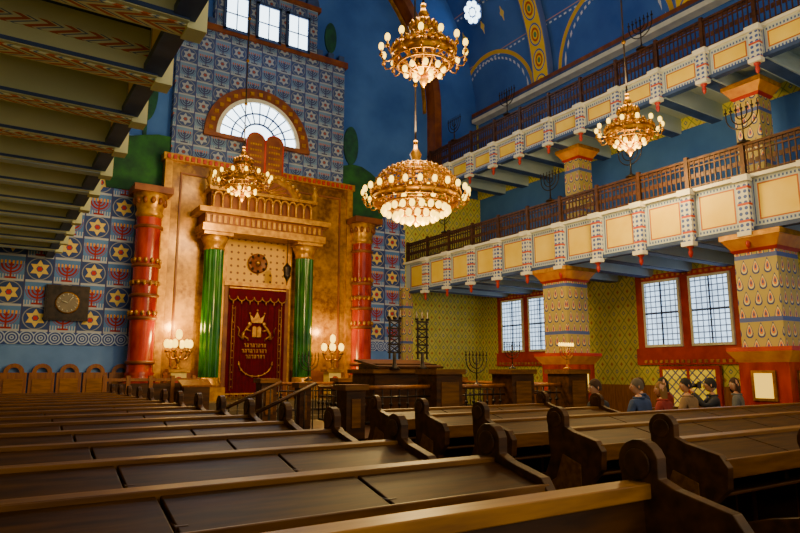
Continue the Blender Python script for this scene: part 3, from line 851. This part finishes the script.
for x in (6.02,6.62):
    b=B('table_candelabrum'); 
    b.lathe([(.12,0),(.05,.05),(.03,.12),(.03,.3)],(x,9.45,1.52),iron,10)
    for dx in (-.1,.1):
        b.box(x+dx-.015,x+dx+.015,9.44,9.46,1.7,2.4,iron)
    for k in range(5): b.box(x-.13,x+.13,9.43,9.47,1.8+k*.14,1.83+k*.14,iron)
    for k in range(4): b.tube([(x-.1,9.45,1.82+k*.14),(x+.1,9.45,1.94+k*.14)],.01,iron,4); b.tube([(x+.1,9.45,1.82+k*.14),(x-.1,9.45,1.94+k*.14)],.01,iron,4)
    for dx in (-.12,0,.12): b.lathe([(.03,0),(.04,.04),(.015,.05),(.015,.16)],(x+dx,9.45,2.4),iron,6)
    b.done(bim)
menorah('bimah_menorah',6.8,8.15,1.25,.52,iron,None,0,bim); menorah('bimah_menorah',7.6,8.15,1.53,.42,iron,None,0,bim)
menorah('lit_bimah_menorah',8.95,8.15,1.53,.42,brass,candle,0,bim)
light('candle_glow',(8.95,8.15,2.15),12,(1,.66,.16),.05,bim)
menorah('bimah_menorah',5.3,11.45,1.3,.5,iron,None,0,bim)
b=B('ark_balustrade')
for x0,x1 in ((2.3,4.5),(8.7,11.1)):
    b.box(x0,x1,15.95,16.02,PZ+.55,PZ+.62,wood_red)
    b.box(x0,x1,15.96,16.01,PZ+.05,PZ+.5,wood)
    for k in range(int((x1-x0)/.5)+1): b.box(x0+k*.5-.03,x0+k*.5+.06,15.93,16.04,PZ,PZ+.68,wood_red)
b.done()
for x in (4.2,9.0):
    b=B('lectern'); b.box(x-.3,x+.3,15.2,15.55,0,1.15,wood); b.box(x-.35,x+.35,-.22,.22,-.02,.02,wood_red,Matrix.Translation((0,15.4,1.2))@Matrix.Rotation(.3,4,'X')); b.done()
# ---------------------------------------------------------------- people
skin_=mottled('skin',(.48,.27,.18),(.55,.33,.23),6,.55)
eye_=mottled('eye_dark',(.02,.015,.01),(.03,.02,.015),6,.3)
lip_=mottled('lips',(.42,.14,.11),(.45,.16,.12),6,.5)
def cloth(n,c): return mottled(n,c,tuple(v*1.4 for v in c),9,.85)
def person(name,x,y,yaw,coat,hair,pants,pose='rest',hairlen=0,sc=1.0,headyaw=0):
    root=empty(name)
    J={}; 
    def j(n,p,r): J[n]=(Vector(p),r)
    j('pel',(0,.12,.56),.15); j('sp',(0,.09,.74),.135); j('ch',(0,.08,.93),.15); j('ne',(0,.10,1.07),.06); j('nt',(0,.115,1.15),.052)
    for s,n in ((-1,'l'),(1,'r')):
        j('sh'+n,(s*.17,.08,1.01),.07)
        if pose=='photo':
            j('el'+n,(s*.25,.25,.90),.05); j('wr'+n,(s*.09,.40,1.12),.034)
        else:
            j('el'+n,(s*.25,.12,.76),.05); j('wr'+n,(s*.12,.36,.64),.034)
        j('hp'+n,(s*.10,.16,.55),.10); j('kn'+n,(s*.13,.56,.53),.07); j('an'+n,(s*.13,.58,.10),.045); j('to'+n,(s*.14,.74,.045),.04)
    ed=[('pel','sp'),('sp','ch'),('ch','ne'),('ne','nt')]
    for n in 'lr': ed+=[('ch','sh'+n),('sh'+n,'el'+n),('el'+n,'wr'+n),('pel','hp'+n),('hp'+n,'kn'+n),('kn'+n,'an'+n),('an'+n,'to'+n)]
    ks=list(J); me=bpy.data.meshes.new('tmp'); me.from_pydata([J[k][0] for k in ks],[(ks.index(a),ks.index(c)) for a,c in ed],[])
    o=bpy.data.objects.new('tmp',me); bpy.context.collection.objects.link(o)
    o.modifiers.new('s','SKIN'); sv=me.skin_vertices[0].data
    for i,k in enumerate(ks): sv[i].radius=(J[k][1],J[k][1]*(.8 if k in('ch','sp','pel') else 1)); sv[i].use_root=(k=='pel')
    sd=o.modifiers.new('u','SUBSURF'); sd.levels=2; sd.render_levels=2
    dg=bpy.context.evaluated_depsgraph_get(); ev=bpy.data.meshes.new_from_object(o.evaluated_get(dg))
    bpy.data.objects.remove(o)
    M=Matrix.Translation((x,y,0))@Matrix.Rotation(yaw,4,'Z')@Matrix.Scale(sc,4)
    b=B('body')
    def mf(c):
        if c.z>1.10 and abs(c.x)<.08 and c.y<.25: return skin_
        if c.z<.11: return eye_
        if c.z<.60 and (c.y>.2 or c.z<.5): return pants
        return coat
    b.add(ev,M,mf)
    b.tube([M@Vector((.075*math.cos(t*pi/8),.10+.075*math.sin(t*pi/8),1.085)) for t in range(16)],.02,coat,6,closed=True)
    for s,n in ((-1,'l'),(1,'r')):
        w=J['wr'+n][0]; f=(w-J['el'+n][0]).normalized()
        if pose=='photo': f=Vector((-s*.5,.3,.55)).normalized()
        side=Vector((s,0,0)); side=(side-f*side.dot(f)).normalized(); up=f.cross(side)
        pc=w+f*.045
        Rm=Matrix((side*.04,up*.018,f*.05)).transposed()
        b.lathe([(max(.001,math.sin(pi*i/6)),-math.cos(pi*i/6)) for i in range(7)],M@pc,skin_,10,(M.to_3x3()@Rm),True,False)
        for q,ln in ((-.030,.052),(-.010,.068),(.010,.072),(.030,.062)):
            p0=pc+f*.035-side*q; p1=p0+f*ln*.5-up*.008*s; p2=p1+f*ln*.35-up*.02*s
            b.tube([M@p0,M@p1,M@p2],.0095,skin_,6,.007)
        p0=pc-side*.035; b.tube([M@p0,M@(p0-side*.028+f*.02),M@(p0-side*.03+f*.048)],.011,skin_,6,.008)
    b.done(root)
    b=B('head'); H=M@Matrix.Translation((0,.125,1.255))@Matrix.Rotation(headyaw,4,'Z')
    n=14
    rings=[]
    for i in range(n+1):
        t=i/n; z=-.12+.24*t; r=math.sqrt(max(0,1-(2*t-1)**2)); 
        jaw=.80 if t<.25 else (.80+.2*(t-.25)/.3 if t<.55 else 1)
        ring=[]
        for k in range(20):
            a=2*pi*k/20; px_=.075*r*jaw*math.cos(a); py_=.095*r*math.sin(a)*(jaw if math.sin(a)<0 else 1)
            if t<.3 and math.sin(a)<0: py_*=.8
            ring.append(b.bm.verts.new(H@Vector((px_,py_,z))))
        rings.append(ring)
    for a_,c_ in zip(rings,rings[1:]):
        for k in range(20): b.face([a_[k],a_[(k+1)%20],c_[(k+1)%20],c_[k]],skin_,True)
    b.tube([H@Vector((0,.088,.02)),H@Vector((0,.108,-.015)),H@Vector((0,.112,-.03)),H@Vector((0,.09,-.04))],.010,skin_,6,.013)
    for s in (-1,1):
        b.ball(H@Vector((s*.03,.082,.008)),.011,white,8); b.ball(H@Vector((s*.03,.090,.008)),.006,eye_,6)
        b.tube([H@Vector((s*.045,.080,.03)),H@Vector((s*.015,.092,.034))],.004,hair,4)
        b.ball(H@Vector((s*.076,-.002,-.005)),.022,skin_,8,(.4,.8,1.3))
    b.tube([H@Vector((-.022,.083,-.065)),H@Vector((0,.090,-.066)),H@Vector((.022,.083,-.065))],.006,lip_,5)
    hr=[]
    for i in range(9):
        t=i/8; ph=t*pi*.62; ring=[]
        for k in range(20):
            a=2*pi*k/20; fr=math.sin(a)
            ph2=ph*(1.0-.38*max(0,fr))
            rr=math.sin(ph2); zz=math.cos(ph2)
            drop=(-hairlen*(t**2) if fr<.35 else 0)
            ring.append(b.bm.verts.new(H@Vector((.083*rr*math.cos(a),.103*rr*math.sin(a)-.004,.128*zz+.003+drop))))
        hr.append(ring)
    for a_,c_ in zip(hr,hr[1:]):
        for k in range(20): b.face([a_[k],a_[(k+1)%20],c_[(k+1)%20],c_[k]],hair,True)
    b.done(root)
    if pose=='photo':
        b=B('handheld_camera')
        b.box(-.07,.07,.27,.33,1.20,1.29,eye_,M); b.box(-.03,.03,.27,.32,1.29,1.315,eye_,M)
        b.lathe([(.035,0),(.035,.06),(.042,.07),(.042,.12),(.03,.12)],M@Vector((0,.33,1.245)),eye_,14,M.to_3x3()@Matrix.Rotation(-pi/2,3,'X'))
        b.done(root)
    return root
hb=cloth('brown_hair',(.03,.015,.008)); hg=cloth('grey_hair',(.08,.065,.05)); hk=cloth('black_hair',(.012,.01,.01)); hl=cloth('light_hair',(.14,.08,.035))
ck=cloth('black_coat',(.015,.015,.02)); cb=cloth('navy_coat',(.03,.045,.10)); cr=cloth('red_jacket',(.16,.03,.025)); cg=cloth('grey_coat',(.08,.08,.08)); ct=cloth('tan_coat',(.18,.12,.07)); jn=cloth('dark_trousers',(.02,.022,.035))
person('seated_visitor',7.5,6.18,.1,ck,hb,jn,headyaw=1.2)
person('seated_visitor',8.45,6.18,.0,cb,hg,jn,headyaw=1.0)
person('seated_visitor',9.05,6.18,.2,cr,hl,jn,hairlen=.12,sc=.96,headyaw=.8)
person('seated_visitor',9.72,6.18,.1,ct,hk,jn,headyaw=1.1)
person('visitor_photographing',10.45,6.18,.7,ck,hk,jn,pose='photo')
person('seated_visitor',11.2,6.18,.35,cg,hb,jn,hairlen=.1,headyaw=1.0)
person('seated_visitor',9.85,7.16,.2,cb,hb,jn,headyaw=1.1)
person('seated_visitor',10.55,7.16,.2,cr,hk,jn,headyaw=.9,hairlen=.1)
# ---------------------------------------------------------------- lighting
def area(name,loc,rot,sx,sy,e,col):
    l=bpy.data.lights.new(name,'AREA'); l.shape='RECTANGLE'; l.size=sx; l.size_y=sy; l.energy=e; l.color=col
    o=bpy.data.objects.new(name,l); o.location=loc; o.rotation_euler=rot; bpy.context.collection.objects.link(o)
area('daylight_arched_window',(6.47,D-.4,9.1),(math.radians(-60),0,0),2.2,1.2,60,(.5,.72,1))
area('daylight_upper_windows',(6.6,D-.4,12.5),(math.radians(-70),0,0),3,1,110,(.5,.72,1))
w=bpy.data.worlds.new('world'); bpy.context.scene.world=w; w.use_nodes=True
w.node_tree.nodes['Background'].inputs[0].default_value=(1,.92,.74,1); w.node_tree.nodes['Background'].inputs[1].default_value=.85
cam=bpy.data.cameras.new('cam'); co=bpy.data.objects.new('camera',cam); bpy.context.collection.objects.link(co)
co.location=(0,0,1.5); co.rotation_euler=(math.radians(90+9.37),0,math.radians(-33)); cam.lens=630/800*36; cam.sensor_width=36
cam.clip_start=.05
bpy.context.scene.camera=co
